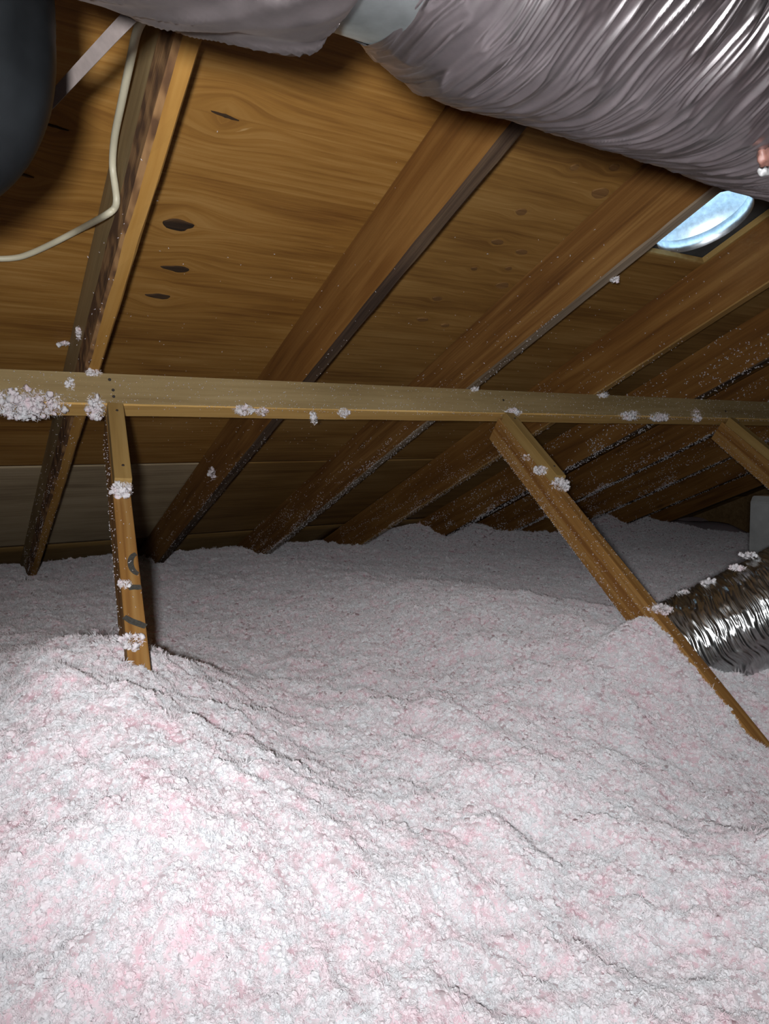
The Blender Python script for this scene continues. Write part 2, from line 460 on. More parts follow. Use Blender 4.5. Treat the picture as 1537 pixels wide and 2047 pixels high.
# ------------------------------------------------------------------ the rest of the shell
def slab(name, verts, mat, th=0.03):
    me = mesh_np(name, verts, [tuple(range(len(verts)))])
    o = link(name, me, mat)
    md = o.modifiers.new('t', 'SOLIDIFY'); md.thickness = th; md.offset = 0
    return tag(o, kind='structure')
ridge = s2w((0, S_RIDGE, DECK)); yr, zr = ridge[1], ridge[2]
ev = s2w((0, S_EAVE, DECK)); ye, ze = ev[1], ev[2]
yb = 2 * yr - ye
FLZ = -0.98
slab('ceiling_back', [(XMIN - .1, yr, zr), (XMAX + .1, yr, zr), (XMAX + .1, yb, ze), (XMIN - .1, yb, ze)], M['plainwood'])
gab = [(yr, zr + .05), (ye + .05, ze), (ye + .05, FLZ), (yb - .05, FLZ), (yb - .05, ze)]
slab('wall_left', [(XMIN, a, b) for a, b in gab], M['plainwood'])
slab('wall_right', [(XMAX, a, b) for a, b in gab], M['plainwood'])
slab('wall_front', [(XMIN - .1, ye, ze + .1), (XMAX + .1, ye, ze + .1), (XMAX + .1, ye, FLZ - .1), (XMIN - .1, ye, FLZ - .1)], M['plainwood'])
slab('wall_back', [(XMIN - .1, yb, ze + .1), (XMAX + .1, yb, ze + .1), (XMAX + .1, yb, FLZ - .1), (XMIN - .1, yb, FLZ - .1)], M['plainwood'])
slab('floor', [(XMIN - .1, yb - .1, FLZ), (XMAX + .1, yb - .1, FLZ), (XMAX + .1, ye + .1, FLZ), (XMIN - .1, ye + .1, FLZ)], M['drywall'])

# ------------------------------------------------------------------ rafters
def rafter(k, label, side, under, wane=0.0, rough=0.0, nseg=120):
    """long plank on edge; a slightly uneven lower arris; side/under materials"""
    x0 = RX0 + RSP * k; x1 = x0 + RW
    nb, nt_ = DECK - RH, DECK - 0.0005
    ss = np.linspace(S_RIDGE + 0.02, S_EAVE - 0.1, nseg)
    rr = np.random.default_rng(100 + k)
    jit = lambda a: a * vnoise(ss * 9, ss * 0 + k * 7.3 + rr.random() * 50) if a else 0 * ss
    e = 0.004
    # section, counter-clockwise: top-left, left-mid, left-low, arris, under-left .. under-right, arris, right-low, top-right
    ul = wane + jit(rough) * 1.0
    prof = [(x0 + 0 * ss, nt_ + 0 * ss), (x0 + 0 * ss, nb + 0.075 + jit(rough * 1.5)), (x0 + 0 * ss, nb + e + ul * 0.5 + np.abs(jit(rough))),
            (x0 + e + ul * 0.6, nb + 0 * ss + np.abs(jit(rough * .5))), (x1 - e - np.abs(jit(rough)), nb + 0 * ss), (x1 + 0 * ss, nb + e + np.abs(jit(rough))), (x1 + 0 * ss, nt_ + 0 * ss)]
    P = np.stack([np.stack([a, ss, b], -1) for a, b in prof], 1)      # nseg x 7 x 3
    V = P.reshape(-1, 3); n = len(prof)
    I, Jx = np.meshgrid(np.arange(nseg - 1), np.arange(n), indexing='ij'); J2 = (Jx + 1) % n
    F = np.stack([I * n + Jx, I * n + J2, (I + 1) * n + J2, (I + 1) * n + Jx], -1).reshape(-1, 4)
    faces = [tuple(f) for f in F[:, ::-1].tolist()] + [tuple(range(n)), tuple(range((nseg - 1) * n + n - 1, (nseg - 1) * n - 1, -1))]
    me = mesh_np('rafter', V, faces)
    low = M['bark'] if wane else side
    o = link('rafter', me, [side, under, low])
    mi = np.zeros(len(faces), np.int32)
    j = np.tile(np.arange(n), nseg - 1)
    mi[:len(j)][j == 3] = 1
    mi[:len(j)][j == 4] = 1
    mi[:len(j)][j == 1] = 2
    mi[:len(j)][j == 2] = 2 if wane else 1
    me.polygons.foreach_set('material_index', mi)
    o.rotation_euler = ROT
    return tag(o, label, 'rafter', 'roof rafters')
rafter(-2, 'unlit rafter beside the left end of the roof deck', M['rafter'], M['edge_tan'])
rafter(-1, 'rafter just left of the camera beyond the black duct', M['rafter'], M['edge_tan'])
rafter(0, 'leftmost rafter with mottled bark strip and orange underside beside white cable', M['rafter_olive'], M['edge_orange'], 0.006, 0.004)
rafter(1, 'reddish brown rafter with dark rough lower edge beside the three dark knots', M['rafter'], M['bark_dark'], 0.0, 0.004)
rafter(2, 'streaky brown rafter running up to left side of round roof vent', M['rafter2'], M['edge_grey'], 0.0, 0.003)
rafter(3, 'brown rafter with tan lower edge on right side of roof vent', M['rafter'], M['edge_tan'], 0.0, 0.002)
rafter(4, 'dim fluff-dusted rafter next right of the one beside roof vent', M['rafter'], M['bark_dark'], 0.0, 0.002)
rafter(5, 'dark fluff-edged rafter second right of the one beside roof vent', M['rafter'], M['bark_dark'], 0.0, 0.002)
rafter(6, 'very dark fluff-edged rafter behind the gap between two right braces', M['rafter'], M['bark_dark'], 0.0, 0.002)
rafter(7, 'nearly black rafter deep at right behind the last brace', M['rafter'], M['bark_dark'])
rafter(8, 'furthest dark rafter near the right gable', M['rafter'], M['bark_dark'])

# ------------------------------------------------------------------ purlin
PS0, PS1, PN0, PN1 = 1.755, 1.825, 0.870, 0.9585
purlin = empty('purlin', tuple(s2w((0, PS0, PN0))), ROT)
tag(purlin, 'long horizontal wooden purlin crossing under the rafters', 'purlin')
nx = 160
xs = np.linspace(XMIN + .05, XMAX - .05, nx)
jt = lambda q: 0.0012 * vnoise(xs * 6, xs * 0 + q)
e = 0.003
prof = [(0 * xs, PN1 - PN0 + 0 * xs), (jt(1), e + jt(2)), (e + jt(3), 0 + jt(4) * .6), (PS1 - PS0 - e + jt(5), 0 * xs + jt(6)), (PS1 - PS0 + 0 * xs, e + 0 * xs), (PS1 - PS0 + 0 * xs, PN1 - PN0 + 0 * xs)]
P = np.stack([np.stack([xs, a, b], -1) for a, b in prof], 1); n = len(prof)
I, Jx = np.meshgrid(np.arange(nx - 1), np.arange(n), indexing='ij'); J2 = (Jx + 1) % n
F = np.stack([I * n + Jx, I * n + J2, (I + 1) * n + J2, (I + 1) * n + Jx], -1).reshape(-1, 4)
faces = [tuple(f) for f in F.tolist()] + [tuple(range(n - 1, -1, -1)), tuple(range((nx - 1) * n, nx * n))]
me = mesh_np('beam', P.reshape(-1, 3), faces)
beam = link('beam', me, [M['purlin'], M['purlin_edge']], purlin)
mi = np.zeros(len(faces), np.int32); j = np.tile(np.arange(n), nx - 1); mi[:len(j)][(j == 1) | (j == 2)] = 1
me.polygons.foreach_set('material_index', mi)
def purlin_face(px, py):
    """point on the near face of the purlin in slope coordinates"""
    d = ray(px, py); dl = np.array([d[0], d[1] * CA - d[2] * SA, d[1] * SA + d[2] * CA])
    return dl * PS0 / dl[1]
for q in ((219, 759), (226, 780), (227, 793), (1450, 822), (1006, 800)):
    p = purlin_face(*q)
    bm = bmesh.new(); bmesh.ops.create_cone(bm, cap_ends=True, segments=10, radius1=0.0045, radius2=0.004, depth=0.003)
    for v in bm.verts: v.co = Vector((p[0] + v.co.x, p[1] - PS0 - v.co.z, p[2] - PN0 + v.co.y))
    bm_obj('nail', bm, M['nail'], purlin)

# ------------------------------------------------------------------ braces
BV = np.array([0.12315976, 0.80913762, 0.57456766]); BV /= np.linalg.norm(BV)
BSIDE = np.array([1.0, 0, 0]) - BV * BV[0]; BSIDE /= np.linalg.norm(BSIDE)
BUP = np.cross(BSIDE, BV)
if BUP[2] < 0: BUP = -BUP
BTOP = {'L': np.array([0.373, 1.96, 0.100]), 'R': np.array([1.678, 1.96, 0.098]), 'T': np.array([2.945, 1.96, 0.098])}   # upper-edge centre where the brace meets the purlin
BLEN = 1.75
def brace(key, label, scab_len):
    P = BTOP[key]
    mw = Matrix((( BSIDE[0], BV[0], BUP[0], P[0]), (BSIDE[1], BV[1], BUP[1], P[1]), (BSIDE[2], BV[2], BUP[2], P[2]), (0, 0, 0, 1)))
    t = empty('brace'); t.matrix_world = mw
    tag(t, label, 'brace', 'purlin braces')
    bm = box_bm(-0.019, 0.019, -BLEN, 0.028, -0.089, 0.0, 0.0025, 2)
    bm_obj('board', bm, M['brace'], t)
    bm = box_bm(-0.019 + 0.001, 0.019 + 0.001, -scab_len, 0.008, 0.0003, 0.036, 0.002, 2)
    o = bm_obj('scab_block', bm, M['scab'], t)
    for yy in (-0.03, -scab_len + 0.05):
        b2 = bmesh.new(); bmesh.ops.create_cone(b2, cap_ends=True, segments=10, radius1=0.0035, radius2=0.003, depth=0.002)
        for v in b2.verts: v.co += Vector((0.003, yy, 0.0368))
        bm_obj('nail', b2, M['nail'], o)
    return t
bL = brace('L', 'left wooden brace with black marker strokes above the fluff mound', 0.315)
bR = brace('R', 'middle wooden brace slanting down from purlin past silver duct', 0.36)
bT = brace('T', 'rightmost dim wooden brace at right edge of photo', 0.42)
# black pen strokes on the upper edge of the left brace
def stroke(pts, wd):
    pts = np.array(pts, float); n = len(pts)
    d = np.gradient(pts, axis=0); d /= np.linalg.norm(d, axis=1)[:, None]; nn = np.stack([-d[:, 1], d[:, 0]], -1)
    wds = wd * (0.8 + 0.35 * np.sin(np.linspace(0.3, 2.6, n)))[:, None]
    out = np.r_[pts + nn * wds, (pts - nn * wds)[::-1]]
    bm = bmesh.new()
    vs = [bm.verts.new((p[0], p[1], 0.0006)) for p in out]; vb = [bm.verts.new((p[0], p[1], 0.0)) for p in out]
    for i in range(n - 1):
        a, b_, c, d_ = i, i + 1, 2 * n - 2 - i, 2 * n - 1 - i
        bm.faces.new((vs[a], vs[b_], vs[c], vs[d_]))
    m2 = 2 * n
    for i in range(m2): bm.faces.new((vs[i], vb[i], vb[(i + 1) % m2], vs[(i + 1) % m2]))
    bmesh.ops.recalc_face_normals(bm, faces=bm.faces[:])
    o = bm_obj('ink_stroke', bm, M['ink'], bL); return o
th = np.linspace(math.radians(98), math.radians(262), 14)
stroke(np.stack([0.0178 + np.cos(th) * 0.0150, -0.555 + np.sin(th) * 0.030], -1), 0.0052)
stroke([(-0.006, -0.625), (0.004, -0.622), (0.012, -0.623), (0.0185, -0.622)], 0.006)
stroke([(-0.0185, -0.700), (-0.006, -0.712), (0.006, -0.719), (0.0185, -0.727)], 0.0062)

# ------------------------------------------------------------------ loose-fill insulation
def sm(a, b, x):
    t = np.clip((x - a) / (b - a), 0, 1); return t * t * (3 - 2 * t)
def brace_line(key, y):
    P = BTOP[key]; t = (y - P[1]) / BV[1]
    return P[0] + BV[0] * t, P[2] + BV[2] * t
def ground(x, y, detail=True):
    x = np.asarray(x, float); y = np.asarray(y, float)
    h = -0.575 - 0.012 * x + 0 * y
    h = h - 0.05 * sm(2.5, 4.5, x)
    # mound the left brace stands in and the plateau in front of it
    h = h + 0.225 * np.exp(-((x - 0.20) / np.where(x > 0.20, 0.27, 0.30)) ** 2 - ((y - 1.22) / np.where(y > 1.22, 0.85, 0.46)) ** 2)
    h = h - 0.03 * (1 - sm(0.4, 1.1, y)) * (1 - sm(0.6, 1.1, x))
    # mound behind the middle brace
    h = h + 0.115 * np.exp(-((x - 1.50) / 0.40) ** 2 - ((y - 1.55) / np.where(y > 1.55, 1.3, 0.55)) ** 2)
    # the near right falls away
    h = h - 0.14 * sm(0.85, 1.5, x) * (1 - sm(0.7, 1.25, y))
    h = h + 0.16 * sm(3.2, 4.3, y) * sm(2.0, 3.2, x) * np.clip(0.45 + 0.9 * vnoise(x * 1.7, y * 1.7, 9.9), 0, 1)
    if detail:
        fa = 1 - 0.62 * sm(1.3, 2.1, y)
        h = h + fa * 0.030 * vnoise(x * 2.6, y * 2.6, 3.1) + fa * 0.020 * vnoise(x * 6.5, y * 6.5, 8.7)
        h = h + (0.5 + 0.5 * fa) * 0.016 * vnoise(x * 15, y * 15, 1.2)
    # fluff banked against the left side of the middle brace
    xb, zb = brace_line('R', y)
    xb = xb - 0.019; zb = zb - 0.012
    wt = np.where(x < xb, np.exp(-((x - xb + 0.03) / 0.16) ** 2), np.exp(-((x - xb) / 0.012) ** 2)) * sm(0.45, 0.7, y) * (1 - sm(1.22, 1.34, y))
    if detail:
        zb = zb + 0.006 * vnoise(x * 25, y * 25, 4.4)
    h = h + wt * np.maximum(0, zb - h)
    if detail:
        h = h + 0.0072 * vnoise(x * 36, y * 36, 6.0) + 0.0022 * vnoise(x * 80, y * 80, 2.0)
    # rises a little where it was blown into the eave
    return h

def insulation():
    # polar fan in front of the camera: fine near, coarser far; a skirt closes the rest of the attic
    na, nr = 580, 600
    ang = np.linspace(math.radians(-18), math.radians(78), na)      # from +Y towards +X
    rad = 0.30 * (6.6 / 0.30) ** np.linspace(0, 1, nr)
    A, Rr = np.meshgrid(ang, rad, indexing='ij')
    X = np.sin(A) * Rr; Y = np.cos(A) * Rr
    X = np.clip(X, XMIN + .02, XMAX - .02); Y = np.clip(Y, -9, ye - .03)
    Z = ground(X, Y)
    V = np.stack([X, Y, Z], -1).reshape(-1, 3)
    F = grid_faces(na, nr)
    F = F[:, ::-1]
    # coarse rest
    gx = np.linspace(XMIN + .02, XMAX - .02, 120); gy = np.linspace(yb + .03, ye - .03, 150)
    GX, GY = np.meshgrid(gx, gy, indexing='ij')
    inside = (np.arctan2(GX, GY) > math.radians(-16)) & (np.arctan2(GX, GY) < math.radians(76)) & (np.hypot(GX, GY) > 0.4)
    GZ = ground(GX, GY, False) - 0.012 - 0.12 * inside + 0.02 * vnoise(GX * 3, GY * 3, 3.1)
    V2 = np.stack([GX, GY, GZ], -1).reshape(-1, 3); F2 = grid_faces(120, 150) + len(V)
    Vall = np.r_[V, V2]; Fall = np.r_[F, F2]
    me = mesh_np('loose_insulation', Vall, Fall.copy(), True)
    # density of tufts per square metre, more where they are seen close
    d = np.hypot(Vall[:, 0], Vall[:, 1]); 
    den = np.clip(44000 / np.maximum(d, 0.45) ** 1.15, 7000, 80000)
    den[len(V):] = 0
    den[:len(V)][(A.ravel() < math.radians(-6)) | (A.ravel() > math.radians(66))] *= 0.15
    at = me.attributes.new('tuft_density', 'FLOAT', 'POINT'); at.data.foreach_set('value', den.astype(np.float32))
    sz = np.clip(0.48 + 0.27 * d, 0.58, 1.5)
    at = me.attributes.new('tuft_size', 'FLOAT', 'POINT'); at.data.foreach_set('value', sz.astype(np.float32))
    o = link('loose_insulation', me, M['fluff_deep'])
    tag(o, 'loose pink and white blown-in fibreglass insulation covering the attic floor', 'insulation', None, 'stuff')
    # tufts
    ng = bpy.data.node_groups.new('tufts', 'GeometryNodeTree')
    ng.interface.new_socket('Geometry', in_out='INPUT', socket_type='NodeSocketGeometry')
    ng.interface.new_socket('Geometry', in_out='OUTPUT', socket_type='NodeSocketGeometry')
    nd = ng.nodes; L = ng.links.new
    gi = nd.new('NodeGroupInput'); go = nd.new('NodeGroupOutput')
    dp = nd.new('GeometryNodeDistributePointsOnFaces')
    na_ = nd.new('GeometryNodeInputNamedAttribute'); na_.data_type = 'FLOAT'; na_.inputs[0].default_value = 'tuft_density'
    L(gi.outputs[0], dp.inputs['Mesh']); L(na_.outputs[0], dp.inputs['Density'])
    dp.inputs['Seed'].default_value = 3
    variants = nd.new('GeometryNodeGeometryToInstance')
    for k in range(5):                               # knobbly nodules
        ico = nd.new('GeometryNodeMeshIcoSphere'); ico.inputs['Radius'].default_value = 0.0046; ico.inputs['Subdivisions'].default_value = 3
        pos = nd.new('GeometryNodeInputPosition')
        nz = nd.new('ShaderNodeTexNoise'); nz.noise_dimensions = '4D'; nz.inputs['Scale'].default_value = 230; nz.inputs['Detail'].default_value = 4; nz.inputs['Roughness'].default_value = 0.8
        nz.inputs['W'].default_value = k * 3.7
        L(pos.outputs[0], nz.inputs['Vector'])
        sub = nd.new('ShaderNodeVectorMath'); sub.operation = 'SUBTRACT'; L(nz.outputs['Color'], sub.inputs[0]); sub.inputs[1].default_value = (0.5, 0.5, 0.5)
        scl = nd.new('ShaderNodeVectorMath'); scl.operation = 'SCALE'; L(sub.outputs[0], scl.inputs[0]); scl.inputs['Scale'].default_value = 0.016
        sp = nd.new('GeometryNodeSetPosition'); L(ico.outputs[0], sp.inputs[0]); L(scl.outputs[0], sp.inputs['Offset'])
        L(sp.outputs[0], variants.inputs[0])
    for k in range(6):                               # bursts of stiff glass fibres
        ico = nd.new('GeometryNodeMeshIcoSphere'); ico.inputs['Radius'].default_value = 0.004; ico.inputs['Subdivisions'].default_value = 1
        d2 = nd.new('GeometryNodeDistributePointsOnFaces'); d2.inputs['Density'].default_value = 260000; d2.inputs['Seed'].default_value = k
        L(ico.outputs[0], d2.inputs['Mesh'])
        cn = nd.new('GeometryNodeMeshCone'); cn.inputs['Vertices'].default_value = 3; cn.inputs['Radius Top'].default_value = 0.00012; cn.inputs['Radius Bottom'].default_value = 0.00055; cn.inputs['Depth'].default_value = 0.0075
        i2 = nd.new('GeometryNodeInstanceOnPoints'); L(d2.outputs['Points'], i2.inputs['Points']); L(cn.outputs[0], i2.inputs['Instance'])
        r2 = nd.new('FunctionNodeRandomValue'); r2.data_type = 'FLOAT_VECTOR'; r2.inputs[1].default_value = (6.28, 6.28, 6.28); r2.inputs['Seed'].default_value = k + 20; L(r2.outputs[0], i2.inputs['Rotation'])
        rz = nd.new('GeometryNodeRealizeInstances'); L(i2.outputs[0], rz.inputs[0])
        L(rz.outputs[0], variants.inputs[0])
    ip = nd.new('GeometryNodeInstanceOnPoints'); L(dp.outputs['Points'], ip.inputs['Points']); L(variants.outputs[0], ip.inputs['Instance'])
    ip.inputs['Pick Instance'].default_value = True
    rv = nd.new('FunctionNodeRandomValue'); rv.data_type = 'FLOAT_VECTOR'; rv.inputs[1].default_value = (6.28, 6.28, 6.28); L(rv.outputs[0], ip.inputs['Rotation'])
    rs = nd.new('FunctionNodeRandomValue'); rs.data_type = 'FLOAT'; rs.inputs[2].default_value = 0.3; rs.inputs[3].default_value = 1.25; rs.inputs['Seed'].default_value = 9
    nb_ = nd.new('GeometryNodeInputNamedAttribute'); nb_.data_type = 'FLOAT'; nb_.inputs[0].default_value = 'tuft_size'
    mu = nd.new('ShaderNodeMath'); mu.operation = 'MULTIPLY'; L(rs.outputs[1], mu.inputs[0]); L(nb_.outputs[0], mu.inputs[1]); L(mu.outputs[0], ip.inputs['Scale'])
    stm = nd.new('GeometryNodeSetMaterial'); stm.inputs['Material'].default_value = M['fluff']; L(ip.outputs[0], stm.inputs[0])
    d3 = nd.new('GeometryNodeDistributePointsOnFaces'); L(gi.outputs[0], d3.inputs['Mesh']); d3.inputs['Seed'].default_value = 44
    m3 = nd.new('ShaderNodeMath'); m3.operation = 'MULTIPLY'; L(na_.outputs[0], m3.inputs[0]); m3.inputs[1].default_value = 0.022; L(m3.outputs[0], d3.inputs['Density'])
    i3 = nd.new('GeometryNodeInstanceOnPoints'); L(d3.outputs['Points'], i3.inputs['Points']); L(variants.outputs[0], i3.inputs['Instance']); i3.inputs['Pick Instance'].default_value = True
    r3 = nd.new('FunctionNodeRandomValue'); r3.data_type = 'FLOAT_VECTOR'; r3.inputs[1].default_value = (6.28, 6.28, 6.28); r3.inputs['Seed'].default_value = 5; L(r3.outputs[0], i3.inputs['Rotation'])
    s3 = nd.new('FunctionNodeRandomValue'); s3.data_type = 'FLOAT'; s3.inputs[2].default_value = 1.2; s3.inputs[3].default_value = 2.2; s3.inputs['Seed'].default_value = 6
    mu3 = nd.new('ShaderNodeMath'); mu3.operation = 'MULTIPLY'; L(s3.outputs[1], mu3.inputs[0]); L(nb_.outputs[0], mu3.inputs[1]); L(mu3.outputs[0], i3.inputs['Scale'])
    st3 = nd.new('GeometryNodeSetMaterial'); st3.inputs['Material'].default_value = M['fluff']; L(i3.outputs[0], st3.inputs[0])
    jn = nd.new('GeometryNodeJoinGeometry'); L(stm.outputs[0], jn.inputs[0]); L(st3.outputs[0], jn.inputs[0]); L(gi.outputs[0], jn.inputs[0])
    L(jn.outputs[0], go.inputs[0])
    md = o.modifiers.new('tufts', 'NODES'); md.node_group = ng
    return o
insulation()

# ------------------------------------------------------------------ ducts
def at_depth(px, py, d):
    return ray(px, py) / FPX * d
def smooth_path(pts, n):
    pts = np.array(pts, float)
    d = np.r_[0, np.cumsum(np.linalg.norm(np.diff(pts, axis=0), axis=1))]
    u = np.linspace(0, d[-1], n)
    # Catmull-Rom
    out = []
    for t in u:
        i = min(max(np.searchsorted(d, t) - 1, 0), len(pts) - 2)
        a = (t - d[i]) / (d[i + 1] - d[i])
        p0 = pts[max(i - 1, 0)]; p1 = pts[i]; p2 = pts[i + 1]; p3 = pts[min(i + 2, len(pts) - 1)]
        out.append(0.5 * ((2 * p1) + (-p0 + p2) * a + (2 * p0 - 5 * p1 + 4 * p2 - p3) * a * a + (-p0 + 3 * p1 - 3 * p2 + p3) * a ** 3))
    return np.array(out), u
def tube(name, path, radius_fn, nu, nv, mat, parent=None, wrinkle=None, up=(0, 0, 1), thick=0.0):
    C, u = smooth_path(path, nu)
    T = np.gradient(C, axis=0); T /= np.linalg.norm(T, axis=1)[:, None]
    n0 = np.array(up, float); Ns = []
    for t in T:
        n0 = n0 - t * (n0 @ t); n0 /= np.linalg.norm(n0); Ns.append(n0)
    Ns = np.array(Ns); B = np.cross(T, Ns)
    th = np.linspace(0, 2 * np.pi, nv, endpoint=False)
    U, TH = np.meshgrid(u, th, indexing='ij')
    r = radius_fn(U, TH)
    if wrinkle is not None: r = r + wrinkle(U, TH)
    V = C[:, None] + Ns[:, None] * (np.cos(TH) * r)[..., None] + B[:, None] * (np.sin(TH) * r)[..., None]
    idx = np.arange(nu * nv).reshape(nu, nv)
    a = idx[:-1]; b = idx[1:]
    F = np.stack([a, np.roll(a, -1, 1), np.roll(b, -1, 1), b], -1).reshape(-1, 4)
    me = mesh_np(name, V.reshape(-1, 3), F.copy(), True)
    o = link(name, me, mat, parent)
    if thick:
        md = o.modifiers.new('t', 'SOLIDIFY'); md.thickness = thick; md.offset = -1
    return o
def ridged(a): return 1 - np.abs(a)
def foil_wrinkle(freq, amp, shear, seed):
    """creases run round the duct: tight along the axis, long round the girth"""
    def f(U, TH):
        c, s = np.cos(TH), np.sin(TH)
        wob = 0.018 * vnoise(U * 6, c * 2.0 + seed, s * 2.0) 
        x = (U + wob + shear * TH)
        g = ridged(vnoise(x * freq, c * 2.0 + seed, s * 2.0)) ** 2 * 1.25
        g2 = ridged(vnoise(x * freq * 1.9 + 9, c * 3.2 + seed, s * 3.2)) ** 2 * 0.6
        g3 = vnoise(x * freq * 0.33, c * 3 + seed + 4, s * 3) * 0.55
        m = 0.5 + 0.5 * vnoise(U * 9, c * 1.5 + seed + 20, s * 1.5)
        return amp * (g * (0.5 + m) + g2 + g3 - 1.2)
    return f
DR = 0.165
AX = np.array([0, 0.455, 0.478])
main = empty('flexible_duct', (0.75, 0.455, 0.478))
tag(main, 'large wrinkled silver foil duct hanging across the upper right', 'duct')
def rel(parent, o):
    o.parent = parent; o.matrix_parent_inverse = Matrix.Translation(-Vector(parent.location)); return o
path = [(0.303, 0.470, 0.452), (0.35, 0.466, 0.452), (0.50, 0.460, 0.452), (0.75, 0.458, 0.448), (1.05, 0.456, 0.444), (1.45, 0.45, 0.44)]
def rmain(U, TH):
    # jacket is gathered in where it is tied to the collar
    return DR + 0.002 - 0.028 * np.exp(-(U / 0.05) ** 2) + 0 * TH
o = tube('jacket', path, rmain, 1150, 300, M['foil'], None, foil_wrinkle(100, 0.0027, 0.0, 3.0)); rel(main, o)

def on_main(px, py, lift):
    d = ray(px, py); A = d[1] ** 2 + d[2] ** 2; B = -2 * (d[1] * 0.457 + d[2] * 0.446); Cc = 0.457 ** 2 + 0.446 ** 2 - (DR + lift) ** 2
    return d * ((-B - math.sqrt(max(0.0, B * B - 4 * A * Cc))) / (2 * A))
def lump(name, c, r, seed, mat, parent):
    bm = bmesh.new(); bmesh.ops.create_icosphere(bm, subdivisions=3, radius=1)
    V = np.array([v.co[:] for v in bm.verts]); k_ = 1 + 0.35 * vnoise(V[:, 0] * 2 + seed, V[:, 1] * 2, V[:, 2] * 2)
    for v, q in zip(bm.verts, V * k_[:, None] * np.array(r) + c): v.co = q
    for f in bm.faces: f.smooth = True
    return rel(parent, bm_obj(name, bm, mat))
lump('tape_patch', on_main(1529, 312, 0.002), (0.010, 0.006, 0.009), 3.0, M['tape'], main)
lump('mastic_blob', on_main(1528, 343, 0.002), (0.008, 0.005, 0.005), 8.0, M['mastic'], main)

left_duct = empty('flexible_duct', (0.1, 0.46, 0.48))
tag(left_duct, 'dull grey foil duct at top left ending at the bare metal collar', 'duct')
path = [(0.241, 0.472, 0.438), (0.19, 0.474, 0.435), (0.10, 0.478, 0.442), (-0.05, 0.48, 0.470), (-0.4, 0.48, 0.50), (-0.9, 0.48, 0.52)]
o = tube('jacket', path, lambda U, TH: 0.150 - 0.006 * np.exp(-(U / 0.02) ** 2) + 0 * TH, 420, 220, M['foil_dull'], None, foil_wrinkle(26, 0.0042, 0.12, 17.0)); rel(left_duct, o)

collar = empty('metal_collar', (0.25, 0.468, 0.466))
tag(collar, 'bare galvanised metal collar joining the two foil ducts at top', 'duct collar')
o = tube('sleeve', [(0.12, 0.472, 0.448), (0.25, 0.470, 0.450), (0.42, 0.466, 0.452)], lambda U, TH: 0.1305 + 0.035 * U + 0.0016 * np.exp(-((U - 0.125) / 0.004) ** 2) + 0 * TH, 90, 120, M['galv'], None, None, (0, 0, 1), 0.001); rel(collar, o)
for k in range(6):
    a_ = math.radians(150 + 25 * k)
    bm = bmesh.new(); bmesh.ops.create_uvsphere(bm, u_segments=10, v_segments=6, radius=0.0035)
    p = Vector((0.232 + 0.012 * (k % 2), 0.470 + math.sin(a_) * 0.1352 * -1, 0.450 + math.cos(a_) * 0.1352))
    for v in bm.verts: v.co = Vector((v.co.x, v.co.y, v.co.z)) + p
    rel(collar, bm_obj('screw', bm, M['galv'], None))

# black-jacketed duct, close to the camera at the left
blk = empty('black_duct', (-0.03, 0.58, 0.33))
tag(blk, 'black plastic jacketed duct bulging in at the upper left corner', 'duct')
def bwr(U, TH):
    return 0.005 * vnoise(U * 9, np.cos(TH) * 2 + 3, np.sin(TH) * 2) + 0.003 * ridged(vnoise(U * 24 + TH, np.cos(TH) * 3 + 9, np.sin(TH) * 3))
o = tube('jacket', [at_depth(-110, -420, .58), at_depth(-118, -200, .6), at_depth(-120, -20, .6), at_depth(-128, 110, .6), at_depth(-170, 200, .61), at_depth(-275, 255, .63), at_depth(-480, 290, .66), at_depth(-900, 290, .7)], lambda U, TH: 0.086 + 0 * U, 200, 90, M['black_jacket'], None, bwr, (0, 1, 0.2)); rel(blk, o)

# grey hanging strap between the two ducts
def ribbon(name, pts, wd, th, wdir, mat, n=40):
    C, u = smooth_path(pts, n)
    T = np.gradient(C, axis=0); T /= np.linalg.norm(T, axis=1)[:, None]
    W = np.array(wdir, float)[None] - T * (T @ np.array(wdir, float))[:, None]; W /= np.linalg.norm(W, axis=1)[:, None]
    Nn = np.cross(T, W)
    P = np.stack([C + W * wd / 2 + Nn * th / 2, C - W * wd / 2 + Nn * th / 2, C - W * wd / 2 - Nn * th / 2, C + W * wd / 2 - Nn * th / 2], 1)
    idx = np.arange(n * 4).reshape(n, 4); a = idx[:-1]; b = idx[1:]
    F = np.stack([a, np.roll(a, -1, 1), np.roll(b, -1, 1), b], -1).reshape(-1, 4)
    faces = [tuple(f) for f in F.tolist()] + [(3, 2, 1, 0), tuple(idx[-1])]
    return link(name, mesh_np(name, P.reshape(-1, 3), faces), mat)
strap = ribbon('hanging_strap', [at_depth(330, -60, .62), at_depth(285, 5, .66), at_depth(215, 80, .72), at_depth(150, 150, .78), at_depth(90, 215, .84)], 0.013, 0.0012, tuple(RM @ np.array([0.72, 0.69, 0.1])), M['strap'])
tag(strap, 'grey strap running from top duct down behind the black duct', 'strap')

# round lower-right duct
low = empty('flexible_duct', (1.80, 1.18, -0.62))
tag(low, 'shiny silver foil duct lying in fluff at lower right', 'duct')
ld_c = at_depth(1440, 1262, 1.96); ld_d = RM @ np.array([0.87, -0.47, -0.22]); ld_d /= np.linalg.norm(ld_d)
o = tube('jacket', [ld_c + ld_d * t + np.array([0, 0, 0.25 * max(0, t) ** 2]) for t in (-0.17, -0.08, 0.0, 0.1, 0.2, 0.35, 0.55, 0.8)], lambda U, TH: 0.136 - 0.02 * np.exp(-(U / 0.02) ** 2) + 0 * U, 620, 260, M['foil_bright'], None, foil_wrinkle(105, 0.0036, 0.0, 41.0)); rel(low, o)

